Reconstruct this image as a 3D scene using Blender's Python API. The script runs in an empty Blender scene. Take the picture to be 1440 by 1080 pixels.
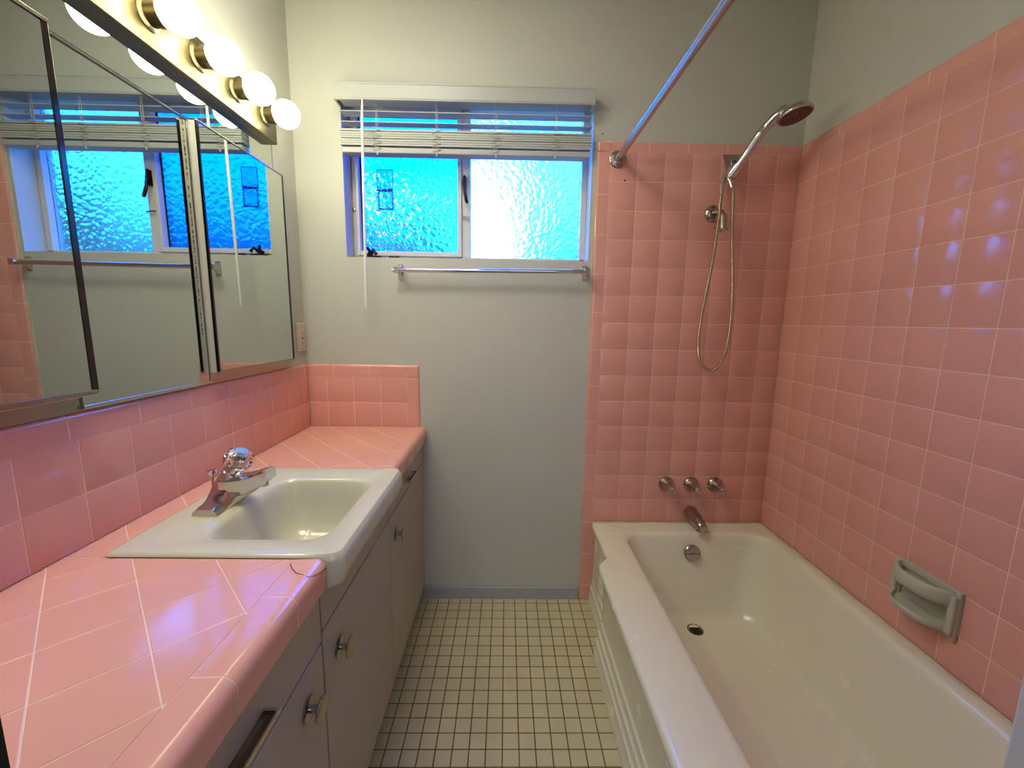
import bpy, math, random
from mathutils import Vector, Matrix
random.seed(7)
C = bpy.context.scene.collection
PI = math.pi
V = Vector

# ------------------------------------------------------------------ materials
def new_mat(name):
    m = bpy.data.materials.new(name); m.use_nodes = True
    nt = m.node_tree
    b = nt.nodes['Principled BSDF']
    return m, nt, b

def srgb(r, g, b):
    f = lambda c: (c/255/12.92) if c/255 <= .04045 else ((c/255+.055)/1.055)**2.4
    return (f(r), f(g), f(b), 1)

def mat(name, col, rough=.5, metal=0, bump=0, bscale=40, var=0, vscale=8, coat=0, ior=1.5, rvar=0, spec=.5, bdist=.002):
    m, nt, b = new_mat(name)
    N, L = nt.nodes, nt.links
    b.inputs['Base Color'].default_value = col
    b.inputs['Roughness'].default_value = rough
    b.inputs['Metallic'].default_value = metal
    b.inputs['IOR'].default_value = ior
    b.inputs['Specular IOR Level'].default_value = spec
    if coat:
        b.inputs['Coat Weight'].default_value = coat
        b.inputs['Coat Roughness'].default_value = .06
    tc = N.new('ShaderNodeTexCoord')
    if var:
        n = N.new('ShaderNodeTexNoise'); n.inputs['Scale'].default_value = vscale; n.inputs['Detail'].default_value = 4
        L.new(tc.outputs['Object'], n.inputs['Vector'])
        mr = N.new('ShaderNodeMapRange'); mr.inputs['From Min'].default_value = .3; mr.inputs['From Max'].default_value = .7
        mr.inputs['To Min'].default_value = 1-var; mr.inputs['To Max'].default_value = 1+var
        L.new(n.outputs['Fac'], mr.inputs['Value'])
        h = N.new('ShaderNodeHueSaturation'); h.inputs['Color'].default_value = col
        L.new(mr.outputs['Result'], h.inputs['Value'])
        L.new(h.outputs['Color'], b.inputs['Base Color'])
    if rvar:
        n = N.new('ShaderNodeTexNoise'); n.inputs['Scale'].default_value = 14; n.inputs['Detail'].default_value = 5
        L.new(tc.outputs['Object'], n.inputs['Vector'])
        mr = N.new('ShaderNodeMapRange'); mr.inputs['From Min'].default_value = .3; mr.inputs['From Max'].default_value = .7
        mr.inputs['To Min'].default_value = max(0, rough-rvar); mr.inputs['To Max'].default_value = rough+rvar
        L.new(n.outputs['Fac'], mr.inputs['Value']); L.new(mr.outputs['Result'], b.inputs['Roughness'])
    if bump:
        n = N.new('ShaderNodeTexNoise'); n.inputs['Scale'].default_value = bscale; n.inputs['Detail'].default_value = 3
        L.new(tc.outputs['Object'], n.inputs['Vector'])
        bp = N.new('ShaderNodeBump'); bp.inputs['Strength'].default_value = bump; bp.inputs['Distance'].default_value = bdist
        L.new(n.outputs['Fac'], bp.inputs['Height']); L.new(bp.outputs['Normal'], b.inputs['Normal'])
    return m

M = {}
M['paint'] = mat('wall_paint', srgb(190, 190, 178), .55, bump=.25, bscale=160, var=.02, vscale=3)
M['ceiling'] = mat('ceiling_paint', srgb(205, 203, 195), .7, bump=.2, bscale=150)
M['base'] = mat('baseboard_paint', srgb(165, 166, 166), .4)
M['tile'] = mat('pink_glazed_tile', srgb(224, 160, 146), .14, bump=.12, bscale=22, var=.03, vscale=5, rvar=.05, bdist=.003)
M['tile_c'] = mat('pink_counter_tile', srgb(232, 170, 152), .15, bump=.10, bscale=22, var=.03, vscale=6, rvar=.06, bdist=.003)
M['trimtile'] = mat('pink_trim_tile', srgb(224, 160, 146), .14, bump=.06, bscale=20, bdist=.002)
M['grout'] = mat('pale_pink_grout', srgb(240, 205, 190), .8, bump=.4, bscale=200, var=.08, vscale=12)
M['cream_caulk'] = mat('cream_caulk', srgb(205, 195, 165), .5, bump=.4, bscale=60, var=.1, vscale=20)
M['floor_tile'] = mat('cream_mosaic_tile', srgb(200, 188, 152), .42, bump=.2, bscale=60, var=.06, vscale=9)
M['floor_grout'] = mat('brown_floor_grout', srgb(104, 82, 48), .9, bump=.4, bscale=300, var=.2, vscale=14)
M['enamel'] = mat('worn_white_enamel', srgb(232, 226, 204), .22, coat=.25, var=.02, vscale=3, bump=.03, bscale=12, rvar=.06)
M['sink_enamel'] = mat('ivory_sink_enamel', srgb(212, 208, 184), .18, coat=.3, var=.015, vscale=4, rvar=.05)
M['ceramic'] = mat('matte_grey_ceramic', srgb(184, 182, 162), .45, bump=.15, bscale=90)
M['cabinet'] = mat('cabinet_paint', srgb(176, 168, 154), .42, bump=.15, bscale=70, var=.03, vscale=6)
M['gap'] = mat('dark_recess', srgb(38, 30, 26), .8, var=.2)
M['chrome'] = mat('chrome', srgb(205, 200, 196), .07, metal=1, bump=.02, bscale=30, rvar=.04)
M['oldchrome'] = mat('dulled_chrome', srgb(175, 168, 160), .2, metal=1, bump=.05, bscale=60, rvar=.1)
M['darkchrome'] = mat('chrome_dark_reflection', srgb(84, 74, 74), .12, metal=1)  # dark reflection on the mirror door stiles put into the metal colour
M['rod'] = mat('satin_steel', srgb(190, 190, 192), .24, metal=1, rvar=.05)
M['nickel'] = mat('brushed_nickel', srgb(118, 108, 80), .38, metal=1, rvar=.08, bump=.04, bscale=80)
M['darkmetal'] = mat('dark_bronze_metal', srgb(40, 38, 42), .35, metal=.8)
M['brass'] = mat('tarnished_brass', srgb(120, 100, 62), .35, metal=1, rvar=.15)
M['wand'] = mat('white_wand', srgb(232, 230, 222), .35)
M['whitepvc'] = mat('white_blind_vinyl', srgb(172, 174, 168), .4)
M['winframe'] = mat('white_window_paint', srgb(205, 203, 198), .4, var=.02)
M['cord'] = mat('blind_cord', srgb(190, 186, 176), .8)
M['plastic'] = mat('ivory_plastic', srgb(205, 190, 178), .35)
M['black'] = mat('black_hole', srgb(10, 9, 8), .6)
M['mirror'] = mat('mirror_silver', srgb(203, 210, 206), .0, metal=1)
M['whitemetal'] = mat('white_enamelled_steel', srgb(205, 204, 192), .35, var=.04)
M['bluecap'] = mat('blue_index_cap', srgb(120, 170, 215), .2)
M['sprayface'] = mat('grey_spray_face', srgb(120, 105, 100), .25, metal=.6)
M['casing'] = mat('door_casing_paint', srgb(186, 182, 184), .4)

# speckled edge where the silvering is gone
def corrosion():
    m, nt, b = new_mat('corroded_silvering')
    N, L = nt.nodes, nt.links
    tc = N.new('ShaderNodeTexCoord'); n = N.new('ShaderNodeTexNoise'); n.inputs['Scale'].default_value = 160; n.inputs['Detail'].default_value = 3
    L.new(tc.outputs['Object'], n.inputs['Vector'])
    r = N.new('ShaderNodeValToRGB'); r.color_ramp.elements[0].position = .42; r.color_ramp.elements[1].position = .58
    r.color_ramp.elements[0].color = srgb(30, 26, 20); r.color_ramp.elements[1].color = srgb(190, 186, 160)
    L.new(n.outputs['Fac'], r.inputs['Fac']); L.new(r.outputs['Color'], b.inputs['Base Color']); b.inputs['Roughness'].default_value = .5
    return m
M['corroded'] = corrosion()

def ribbed():   # metal hose, fine rings from UV.x along the tube
    m, nt, b = new_mat('ribbed_chrome_hose')
    N, L = nt.nodes, nt.links
    b.inputs['Base Color'].default_value = srgb(196, 184, 165); b.inputs['Metallic'].default_value = 1; b.inputs['Roughness'].default_value = .22
    uv = N.new('ShaderNodeUVMap'); w = N.new('ShaderNodeTexWave'); w.inputs['Scale'].default_value = 75; w.bands_direction = 'X'
    L.new(uv.outputs['UV'], w.inputs['Vector'])
    bp = N.new('ShaderNodeBump'); bp.inputs['Strength'].default_value = .8; bp.inputs['Distance'].default_value = .001
    L.new(w.outputs['Fac'], bp.inputs['Height']); L.new(bp.outputs['Normal'], b.inputs['Normal'])
    return m
M['hose'] = ribbed()

def pane_mat(name, tint, clear, bumped):
    m, nt, b = new_mat(name)
    N, L = nt.nodes, nt.links
    N.remove(b)
    out = N['Material Output']
    tr = N.new('ShaderNodeBsdfTransparent'); tr.inputs['Color'].default_value = tint
    rf = N.new('ShaderNodeBsdfRefraction'); rf.inputs['Color'].default_value = tint; rf.inputs['IOR'].default_value = 1.45; rf.inputs['Roughness'].default_value = .18
    gl = N.new('ShaderNodeBsdfGlossy'); gl.inputs['Roughness'].default_value = .12
    mx = N.new('ShaderNodeMixShader'); mx.inputs['Fac'].default_value = 1-clear
    L.new(tr.outputs[0], mx.inputs[1]); L.new(rf.outputs[0], mx.inputs[2])
    m2 = N.new('ShaderNodeMixShader'); m2.inputs['Fac'].default_value = .05
    L.new(mx.outputs[0], m2.inputs[1]); L.new(gl.outputs[0], m2.inputs[2])
    L.new(m2.outputs[0], out.inputs['Surface'])
    if bumped:
        tc = N.new('ShaderNodeTexCoord')
        n0 = N.new('ShaderNodeTexNoise'); n0.inputs['Scale'].default_value = 14
        L.new(tc.outputs['Object'], n0.inputs['Vector'])
        mp = N.new('ShaderNodeMix'); mp.data_type = 'RGBA'; mp.blend_type = 'ADD'; mp.inputs['Factor'].default_value = .04
        L.new(tc.outputs['Object'], mp.inputs['A']); L.new(n0.outputs['Color'], mp.inputs['B'])
        v = N.new('ShaderNodeTexVoronoi'); v.feature = 'SMOOTH_F1'; v.inputs['Scale'].default_value = 52; v.inputs['Smoothness'].default_value = .35
        L.new(mp.outputs['Result'], v.inputs['Vector'])
        bp = N.new('ShaderNodeBump'); bp.inputs['Strength'].default_value = 1; bp.inputs['Distance'].default_value = .0032
        L.new(v.outputs['Distance'], bp.inputs['Height'])
        L.new(bp.outputs['Normal'], rf.inputs['Normal']); L.new(bp.outputs['Normal'], gl.inputs['Normal'])
    return m
M['pane_l'] = pane_mat('hammered_glass_blue', (.012, .34, .60, 1), .3, True)
M['pane_l2'] = pane_mat('hammered_glass_blue_back', (.55, .85, 1, 1), .3, False)
M['pane_r'] = pane_mat('hammered_glass', (.80, .97, 1, 1), .3, True)
M['pane_r2'] = pane_mat('hammered_glass_back', (.9, .98, 1, 1), .3, False)

def glass(name, col=(1, 1, 1, 1), rough=.02):
    m, nt, b = new_mat(name)
    b.inputs['Base Color'].default_value = col; b.inputs['Transmission Weight'].default_value = 1; b.inputs['Roughness'].default_value = rough; b.inputs['IOR'].default_value = 1.49
    return m
M['crystal'] = glass('clear_acrylic')
def film(name, col):
    m, nt, b = new_mat(name); nt.nodes.remove(b)
    t = nt.nodes.new('ShaderNodeBsdfTransparent'); t.inputs['Color'].default_value = col
    nt.links.new(t.outputs[0], nt.nodes['Material Output'].inputs['Surface']); return m
M['sticker'] = film('clear_blue_film', (.75, .82, .95, 1))

def bulb_mat():
    m, nt, b = new_mat('lit_bulb_glass')
    N, L = nt.nodes, nt.links
    N.remove(b); e = N.new('ShaderNodeEmission'); e.inputs['Color'].default_value = (1, .96, .66, 1); e.inputs['Strength'].default_value = 25
    L.new(e.outputs[0], N['Material Output'].inputs['Surface'])
    return m
M['bulb'] = bulb_mat()

# ------------------------------------------------------------------ mesh builder
class MB:
    def __init__(s): s.v = []; s.f = []; s.m = []; s.uv = {}
    def face(s, pts, mi=0):
        i = len(s.v); s.v += [tuple(p) for p in pts]; s.f.append(tuple(range(i, i+len(pts)))); s.m.append(mi)
    def grid(s, rings, closed=True, mi=0, cap0=False, cap1=False, uvs=None):
        base = len(s.v); n = len(rings[0])
        for r in rings: s.v += [tuple(p) for p in r]
        for i in range(len(rings)-1):
            for j in range(n if closed else n-1):
                k = (j+1) % n
                s.f.append((base+i*n+j, base+i*n+k, base+(i+1)*n+k, base+(i+1)*n+j)); s.m.append(mi)
                if uvs: s.uv[len(s.f)-1] = (uvs[i], j/n, uvs[i+1], (j+1)/n)
        if cap0: s.f.append(tuple(base+j for j in reversed(range(n)))); s.m.append(mi)
        if cap1: s.f.append(tuple(base+(len(rings)-1)*n+j for j in range(n))); s.m.append(mi)
    def box(s, x0, x1, y0, y1, z0, z1, mi=0):
        b = len(s.v)
        s.v += [(x0,y0,z0),(x1,y0,z0),(x1,y1,z0),(x0,y1,z0),(x0,y0,z1),(x1,y0,z1),(x1,y1,z1),(x0,y1,z1)]
        for f in ((0,3,2,1),(4,5,6,7),(0,1,5,4),(1,2,6,5),(2,3,7,6),(3,0,4,7)):
            s.f.append(tuple(b+i for i in f)); s.m.append(mi)
    def tube(s, pts, r, n=12, mi=0, caps=True, uv=False):
        pts = [V(p) for p in pts]; rr = r if isinstance(r, (list, tuple)) else [r]*len(pts)
        rings = []; up = None; d = 0; uvs = []
        for i, p in enumerate(pts):
            t = (pts[min(i+1, len(pts)-1)]-pts[max(i-1, 0)]).normalized()
            if up is None:
                up = t.orthogonal().normalized()
            up = (up-t*up.dot(t)).normalized(); w = t.cross(up)
            rings.append([p+(up*math.cos(2*PI*k/n)+w*math.sin(2*PI*k/n))*rr[i] for k in range(n)])
            if i: d += (pts[i]-pts[i-1]).length
            uvs.append(d)
        s.grid(rings, True, mi, caps, caps, uvs if uv else None)
    def lathe(s, o, ax, prof, n=32, mi=0, cap0=True, cap1=True, flute=0, nf=8):
        o = V(o); ax = V(ax).normalized(); u = ax.orthogonal().normalized(); w = ax.cross(u)
        rings = []
        for a, r in prof:
            rings.append([o+ax*a+(u*math.cos(2*PI*k/n)+w*math.sin(2*PI*k/n))*(r*(1+flute*math.cos(nf*2*PI*k/n))) for k in range(n)])
        s.grid(rings, True, mi, cap0, cap1)
    def sphere(s, c, r, n=32, m=16, mi=0):
        c = V(c)
        prof = [(-r*math.cos(PI*i/m), max(1e-5, r*math.sin(PI*i/m))) for i in range(m+1)]
        s.lathe(c, (1, 0, 0), prof, n, mi)
    def build(s, name, mats, parent=None, smooth=30, bevel=0, bseg=2, merge=True):
        me = bpy.data.meshes.new(name); me.from_pydata(s.v, [], s.f)
        if not isinstance(mats, (list, tuple)): mats = [mats]
        for m in mats: me.materials.append(M[m])
        me.polygons.foreach_set('material_index', s.m)
        if s.uv:
            l = me.uv_layers.new(name='UVMap')
            for fi, (a, b, c, d) in s.uv.items():
                li = me.polygons[fi].loop_start
                for q, uv in enumerate(((a, b), (a, d), (c, d), (c, b))): l.data[li+q].uv = uv
        import bmesh
        bm = bmesh.new(); bm.from_mesh(me)
        if merge: bmesh.ops.remove_doubles(bm, verts=bm.verts, dist=1e-6)
        bmesh.ops.recalc_face_normals(bm, faces=bm.faces)
        bm.to_mesh(me); bm.free()
        if smooth:
            me.polygons.foreach_set('use_smooth', [True]*len(me.polygons)); me.set_sharp_from_angle(angle=math.radians(smooth))
        me.update()
        o = bpy.data.objects.new(name, me); C.objects.link(o)
        if parent is not None: o.parent = parent
        if bevel:
            b = o.modifiers.new('bevel', 'BEVEL'); b.width = bevel; b.segments = bseg; b.limit_method = 'ANGLE'; b.angle_limit = math.radians(40)
            b.harden_normals = True
        return o

def thing(name, label, cat, group=None):
    o = bpy.data.objects.new(name, None); C.objects.link(o); o['label'] = label; o['category'] = cat; o.empty_display_size = .05
    if group: o['group'] = group
    return o
def tag(o, label, cat, group=None):
    o['label'] = label; o['category'] = cat
    if group: o['group'] = group
    return o
def rebase(root, loc):
    """put an empty at the thing's base, children keep their world place"""
    root.location = loc
    for c in root.children: c.matrix_parent_inverse = Matrix.Translation(-V(loc))
def struct(o): o['kind'] = 'structure'; return o

# ------------------------------------------------------------------ measures (metres)
YT = 1.706            # face of the tiles on the far wall
YW = 1.714            # painted far wall
XR, XRW = 1.142, 1.150
XL, XLW = -.819, -.827
P = .1095             # tile pitch
YF = .25              # inside face of the door wall
ZC = 2.50
Z0 = 1.906            # first full grout line under the top trim
ZTOP = 1.943

# ------------------------------------------------------------------ tiles
def tile(mb, poly, O, U, W, Nn, h=.0016, g=.0019, ch=.0007, mi=0, tilt=.00018):
    """poly: convex list of (u,w) in the wall plane; makes one glazed tile with eased edges"""
    n = len(poly); cx = sum(p[0] for p in poly)/n; cy = sum(p[1] for p in poly)/n
    area = sum(poly[i][0]*poly[(i+1) % n][1]-poly[(i+1) % n][0]*poly[i][1] for i in range(n))/2
    if abs(area) < 6e-5: return
    if area < 0: poly = poly[::-1]
    def inset(d):
        out = []
        for i in range(n):
            a, b, c = poly[i-1], poly[i], poly[(i+1) % n]
            e1 = V((b[0]-a[0], b[1]-a[1])).normalized(); e2 = V((c[0]-b[0], c[1]-b[1])).normalized()
            n1 = V((-e1.y, e1.x)); n2 = V((-e2.y, e2.x)); k = 1+n1.dot(n2)
            q = V(b)+(n1+n2)/max(k, .35)*d
            out.append(q)
        return out
    a, b = random.uniform(-tilt, tilt), random.uniform(-tilt, tilt)
    rings = []
    for d, z in ((g/2, -.001), (g/2, h-ch*.8), (g/2+ch*.35, h-ch*.25), (g/2+ch, h)):
        rings.append([O+U*q.x+W*q.y+Nn*(z+((q.x-cx)*a+(q.y-cy)*b)/.055*(1 if z > 0 else 0)) for q in inset(d)])
    mb.grid(rings, True, mi, False, True)

def clip(poly, x0, x1, y0, y1):
    def cut(p, f, inter):
        out = []
        for i in range(len(p)):
            a, b = p[i-1], p[i]
            fa, fb = f(a), f(b)
            if (fa >= 0) != (fb >= 0):
                t = fa/(fa-fb); out.append((a[0]+(b[0]-a[0])*t, a[1]+(b[1]-a[1])*t))
            if fb >= 0: out.append(b)
        return out
    for f in (lambda q: q[0]-x0, lambda q: x1-q[0], lambda q: q[1]-y0, lambda q: y1-q[1]):
        if len(poly) < 3: return []
        poly = cut(poly, f, None)
    out = []
    for q in poly:
        if not out or math.hypot(q[0]-out[-1][0], q[1]-out[-1][1]) > 1e-4: out.append(q)
    if len(out) > 2 and math.hypot(out[0][0]-out[-1][0], out[0][1]-out[-1][1]) < 1e-4: out.pop()
    return out if len(out) > 2 else []

def lines(a, b, first, pitch):
    """cut positions between a and b"""
    k = math.ceil((a-first)/pitch-1e-6); r = [a]
    while first+k*pitch < b-1e-4:
        x = first+k*pitch
        if x > a+1e-4: r.append(x)
        k += 1
    return r+[b]

def field(mb, O, U, W, Nn, us, ws):
    for i in range(len(us)-1):
        for j in range(len(ws)-1):
            tile(mb, [(us[i], ws[j]), (us[i+1], ws[j]), (us[i+1], ws[j+1]), (us[i], ws[j+1])], O, U, W, Nn)
    # grout bed
    mb.face([O+Nn*.0010+U*us[0]+W*ws[0], O+Nn*.0010+U*us[-1]+W*ws[0], O+Nn*.0010+U*us[-1]+W*ws[-1], O+Nn*.0010+U*us[0]+W*ws[-1]], 1)

def sweep_trim(mb, prof, d, cuts, gap=.0018, mi=0, gi=1):
    """prof: list of 3D points (open profile), swept along unit d between cuts; glazed pieces over a grout core"""
    d = V(d); prof = [V(p) for p in prof]; n = len(prof)
    c = sum(prof, V())/n
    EK = .0007
    for a, b in zip(cuts[:-1], cuts[1:]):
        e = .0006
        rings = []
        for t, k in ((a+gap/2, EK), (a+gap/2+e, 0), (b-gap/2-e, 0), (b-gap/2, EK)):
            rings.append([p+d*t+(c-p).normalized()*k for p in prof])
        mb.grid(rings, False, mi)
        for t in (a+gap/2, b-gap/2):
            mb.face([p+d*t+(c-p).normalized()*EK for p in prof], mi)
    mb.grid([[p+d*t+(c-p).normalized()*.0006 for p in prof] for t in (cuts[0]+.001, cuts[-1]-.001)], False, gi)

def bull_corner(mb, xe, xi, z0, z1, s, r=.012):
    """corner piece rounded on its outer side and its top; xe outer edge, xi inner edge, s=-1 outer edge on the left"""
    n = 6; st = [(PI/2)*k/n for k in range(n+1)]
    xs_ = [(xi+s*-.0*0, 0)]+[(xe-s*(r-r*math.sin(a)), .008*(1-math.cos(a))) for a in st]
    zs_ = [(z0+.001, 0)]+[(z1-r+r*math.sin(a), .008*(1-math.cos(a))) for a in st]
    xs_[0] = (xi+s*.001, 0)
    mb.grid([[V((x, YT+max(dx, dz), z)) for x, dx in xs_] for z, dz in zs_], False, 0)
    mb.face([(xe, YT+.0079, z0), (xi, YT+.0012, z0), (xi, YT+.0012, z1), (xe, YT+.0079, z1)], 1)

def arc(c, r, a0, a1, n, f):
    return [f(c[0]+r*math.cos(a0+(a1-a0)*i/n), c[1]+r*math.sin(a0+(a1-a0)*i/n)) for i in range(n+1)]

X, Y, Z = V((1, 0, 0)), V((0, 1, 0)), V((0, 0, 1))

# ------------------------------------------------------------------ room shell
YB = -1.6   # hallway end
mb = MB(); mb.box(-.95, 1.27, YF-.13, 1.87, -.06, -.001); 
floor = struct(mb.build('floor', 'floor_grout', None, 0))
mb = MB(); pf = .0491; fx, fy = .0045, .0773
# mosaic squares
xs = lines(-.47, .43, fx, pf); ys = lines(YF-.12, YW, YT-fy, pf)
for i in range(len(xs)-1):
    for j in range(len(ys)-1):
        g = .0034+random.uniform(-.0004, .0004)
        tile(mb, [(xs[i], ys[j]), (xs[i+1], ys[j]), (xs[i+1], ys[j+1]), (xs[i], ys[j+1])], V((0, 0, -.001)), X, Y, Z, h=.0012, g=g, ch=.0009, tilt=.00012)
ft = mb.build('mosaic_tile', 'floor_tile', floor, 0)

mb = MB(); mb.box(-.95, 1.27, YB-.1, 1.87, ZC, ZC+.06); struct(mb.build('ceiling', 'ceiling', None, 0))
mb = MB(); mb.box(XLW-.1, XLW, YF-.13, 1.87, -.06, ZC); wall_left = struct(mb.build('wall_left', 'paint', None, 0))
mb = MB(); mb.box(XRW, XRW+.1, YF-.13, 1.87, -.06, ZC); wall_right = struct(mb.build('wall_right', 'paint', None, 0))
# far wall with window opening
WX0, WX1, WZ0, WZ1 = -.641, .326, 1.494, 2.097
mb = MB(); D2 = 1.87
mb.box(XLW, WX0, YW, D2, -.06, ZC); mb.box(WX1, XRW, YW, D2, -.06, ZC)
mb.box(WX0, WX1, YW, D2, -.06, WZ0); mb.box(WX0, WX1, YW, D2, WZ1, ZC)
wall_back = struct(mb.build('wall_back', 'paint', None, 0))
# door wall: opening for the doorway the photo is taken from
DX0, DX1, DZ = -.358, .376, 2.05
mb = MB()
mb.box(XLW, DX0-.001, YF-.13, YF, -.06, ZC); mb.box(DX1+.001, XRW, YF-.13, YF, -.06, ZC); mb.box(DX0-.001, DX1+.001, YF-.13, YF, DZ, ZC)
wall_front = struct(mb.build('wall_front', 'paint', None, 0))
mb = MB()
mb.box(DX0-.001, DX0+.006, YF-.135, YF+.004, 0, DZ); mb.box(DX1-.006, DX1+.001, YF-.135, YF+.004, 0, DZ); mb.box(DX0, DX1, YF-.135, YF+.004, DZ-.006, DZ)
struct(mb.build('door_1', 'casing', None, 0, bevel=.003))
bpy.data.objects['door_1'].name = 'door_1'
mb = MB(); mb.box(DX0+.0065, DX0+.010, YF-.05, YF+.003, 0, DZ-.01); mb.build('dark_jamb_strip', 'darkmetal', bpy.data.objects['door_1'], 0)  # added thin strip that keeps the left jamb edge dark
# hallway behind the camera
mb = MB()
mb.box(-.95, -.85, YB, YF-.13, -.06, ZC); mb.box(1.17, 1.27, YB, YF-.13, -.06, ZC); mb.box(-.95, 1.27, YB-.1, YB, -.06, ZC)
struct(mb.build('wall_hallway', 'paint', None, 0))
mb = MB(); mb.box(-.95, 1.27, YB-.1, YF-.13, -.06, -.002); struct(mb.build('floor_hallway', 'floor_grout', None, 0))

# baseboard
mb = MB(); mb.box(-.36, .343, YT-.002, YW, -.002, .058)
struct(mb.build('baseboard_back', 'base', None, 30, bevel=.004))

# ---- tub surround tiles
TX0 = .394
ws = [Z0-P*k for k in range(18)][::-1]; ws = [w for w in ws if w > -.02]; ws = [-.0] + [w for w in ws if w > .02]
mb = MB()
xs = lines(TX0, XR, TX0, P)
# field: from the floor (behind the tub) up
field(mb, V((0, YT+.0016, 0)), X, Z, -Y, xs, ws)
# top course
prof = [V((0, YT, Z0)), V((0, YT, ZTOP-.010))]+[V((0, YT+.008*(1-math.cos(a)), ZTOP-.010+.010*math.sin(a))) for a in (PI/8, PI/4, 3*PI/8, PI/2)]
cuts = lines(.394, XR, .394, .1525)
sweep_trim(mb, prof, X, cuts)
# bullnose column at the left edge
zz = lines(0, ZTOP-.0, 1.900, .1525); 
prof = [V((TX0, YT, 0)), V((.357, YT, 0))]+[V((.357-.012*math.sin(a), YT+.008*(1-math.cos(a)), 0)) for a in (PI/8, PI/4, 3*PI/8, PI/2)]
sweep_trim(mb, prof, Z, [z for z in zz if z < 1.90]+[Z0])
bull_corner(mb, .345, .394, Z0, ZTOP, -1)
o = mb.build('tub_surround_tile', ['tile', 'grout'], wall_back, 24)
mb = MB(); mb.box(.3405, .3455, YT+.004, YW+.001, .0, ZTOP); mb.build('caulk_bead', 'cream_caulk', wall_back, 0)
# right wall tiles : u runs towards the camera (YT - y)
mb = MB()
O = V((XR+.0016, YT, 0)); us = lines(0, YT-YF, .0979, P)
field(mb, O, -Y, Z, -X, us, [w for w in ws if w > .2])
prof = [V((XR, 0, Z0)), V((XR, 0, ZTOP-.010))]+[V((XR+.008*(1-math.cos(a)), 0, ZTOP-.010+.010*math.sin(a))) for a in (PI/8, PI/4, 3*PI/8, PI/2)]
sweep_trim(mb, prof, -Y, [-c for c in reversed(lines(YF, YT, 1.675, .1525))])
mb.build('tub_surround_tile', ['tile', 'grout'], wall_right, 24)
# small plugged hole
mb = MB(); mb.lathe((.457, YT+.002, 1.800), -Y, [(0, .0035), (.0028, .0035)], 12); mb.build('drill_hole', 'black', wall_back)
mb = MB(); mb.lathe((.362, YW+.001, 1.971), -Y, [(0, .003), (.0018, .003)], 10); mb.build('drill_hole', 'gap', wall_back)

# ------------------------------------------------------------------ countertop
SX0, SX1, SY0, SY1 = -.750, -.304, .722, 1.192      # sink footprint
ZCT = .800
ct = thing('countertop', 'pink tiled vanity countertop with diagonal tiles and rounded edge around the white sink', 'countertop')
mb = MB()
d = P/math.sqrt(2); FX = -.391
regs = [(XL, FX, YF, SY0), (XL, FX, SY1, YT), (XL, SX0, SY0, SY1)]
for i in range(-12, 14):
    for j in range(-16, 20):
        if (i+j) % 2: continue
        cx, cy = -.5495+i*d, .5775+j*d
        # diamonds are centred between grout crossings: use crossing + (d,0)
        c0, c1 = cx+d, cy
        dia = [(c0-d, c1), (c0, c1-d), (c0+d, c1), (c0, c1+d)]
        for r in regs:
            p = clip(dia, *r)
            if p: tile(mb, p, V((0, 0, ZCT-.0016)), X, Y, Z, tilt=.00015, g=.0021)
for r in regs:
    mb.face([(r[0], r[2], ZCT-.0007), (r[1], r[2], ZCT-.0007), (r[1], r[3], ZCT-.0007), (r[0], r[3], ZCT-.0007)], 1)
mb.build('diagonal_tile', ['tile_c', 'grout'], ct, 0)
mb = MB()
def vcap(x0):
    return ([V((FX, 0, ZCT)), V((-.352, 0, ZCT+.0015))] +
            [V((-.352+.019*math.sin(a), 0, ZCT+.0015-.019*(1-math.cos(a)))) for a in [PI/2*k/7 for k in range(1, 8)]] + [V((-.3335, 0, .768))])
low = [V((-.335, 0, .767)), V((-.335, 0, .744)), V((-.345, 0, .742))]
for cuts_ in ([YF, .309, .461, .614, SY0], [SY1, 1.2235, 1.376, 1.5285, YT]):
    mb = MB(); sweep_trim(mb, vcap(0), Y, cuts_); sweep_trim(mb, low, Y, cuts_)
    mb.build('edge_trim', ['tile_c', 'grout'], ct, 30)
# cracked trim piece beside the sink: hairline
mb = MB()
pts = []
for (x, a, y) in ((-.392, None, .705), (-.380, None, .689), (-.366, None, .676), (-.353, None, .672), (None, .5, .668), (None, .95, .680), (None, 1.3, .70), (None, 1.5, .72)):
    if a is None: pts.append(V((x, y, ZCT+.0014)))
    else: pts.append(V((-.352+.0192*math.sin(a), y, ZCT+.0017-.0192*(1-math.cos(a)))))
mb.tube(pts, .0007, 5); mb.build('crack', 'gap', ct)
mb = MB(); mb.box(XLW, -.347, YF, SY0, .745, ZCT-.002); mb.box(XLW, -.347, SY1, YW, .745, ZCT-.002); mb.box(XLW, SX0+.01, SY0, SY1, .745, ZCT-.002)
mb.build('mortar_bed', 'grout', ct, 0)
# backsplash on the left wall and the far wall
def splash_prof_left():
    return [V((XL, 0, 1.012)), V((XL, 0, 1.050))]+[V((XL-.008*(1-math.cos(a)), 0, 1.050+.012*math.sin(a))) for a in (PI/8, PI/4, 3*PI/8, PI/2)]
mb = MB()
field(mb, V((XL-.0016, 0, 0)), Y, Z, X, lines(YF, YT, .6679, P), [.8005, .9027, 1.012])
sweep_trim(mb, splash_prof_left(), Y, lines(YF, YT, .763, .1525))
mb.build('backsplash', ['tile', 'grout'], ct, 24)
mb = MB()
field(mb, V((0, YT+.0016, 0)), X, Z, -Y, [XL+.0005, -.743, -.633, -.522, -.411], [.8005, .9027, 1.012])
prof = [V((0, YT, 1.012)), V((0, YT, 1.050))]+[V((0, YT+.008*(1-math.cos(a)), 1.050+.012*math.sin(a))) for a in (PI/8, PI/4, 3*PI/8, PI/2)]
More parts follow.
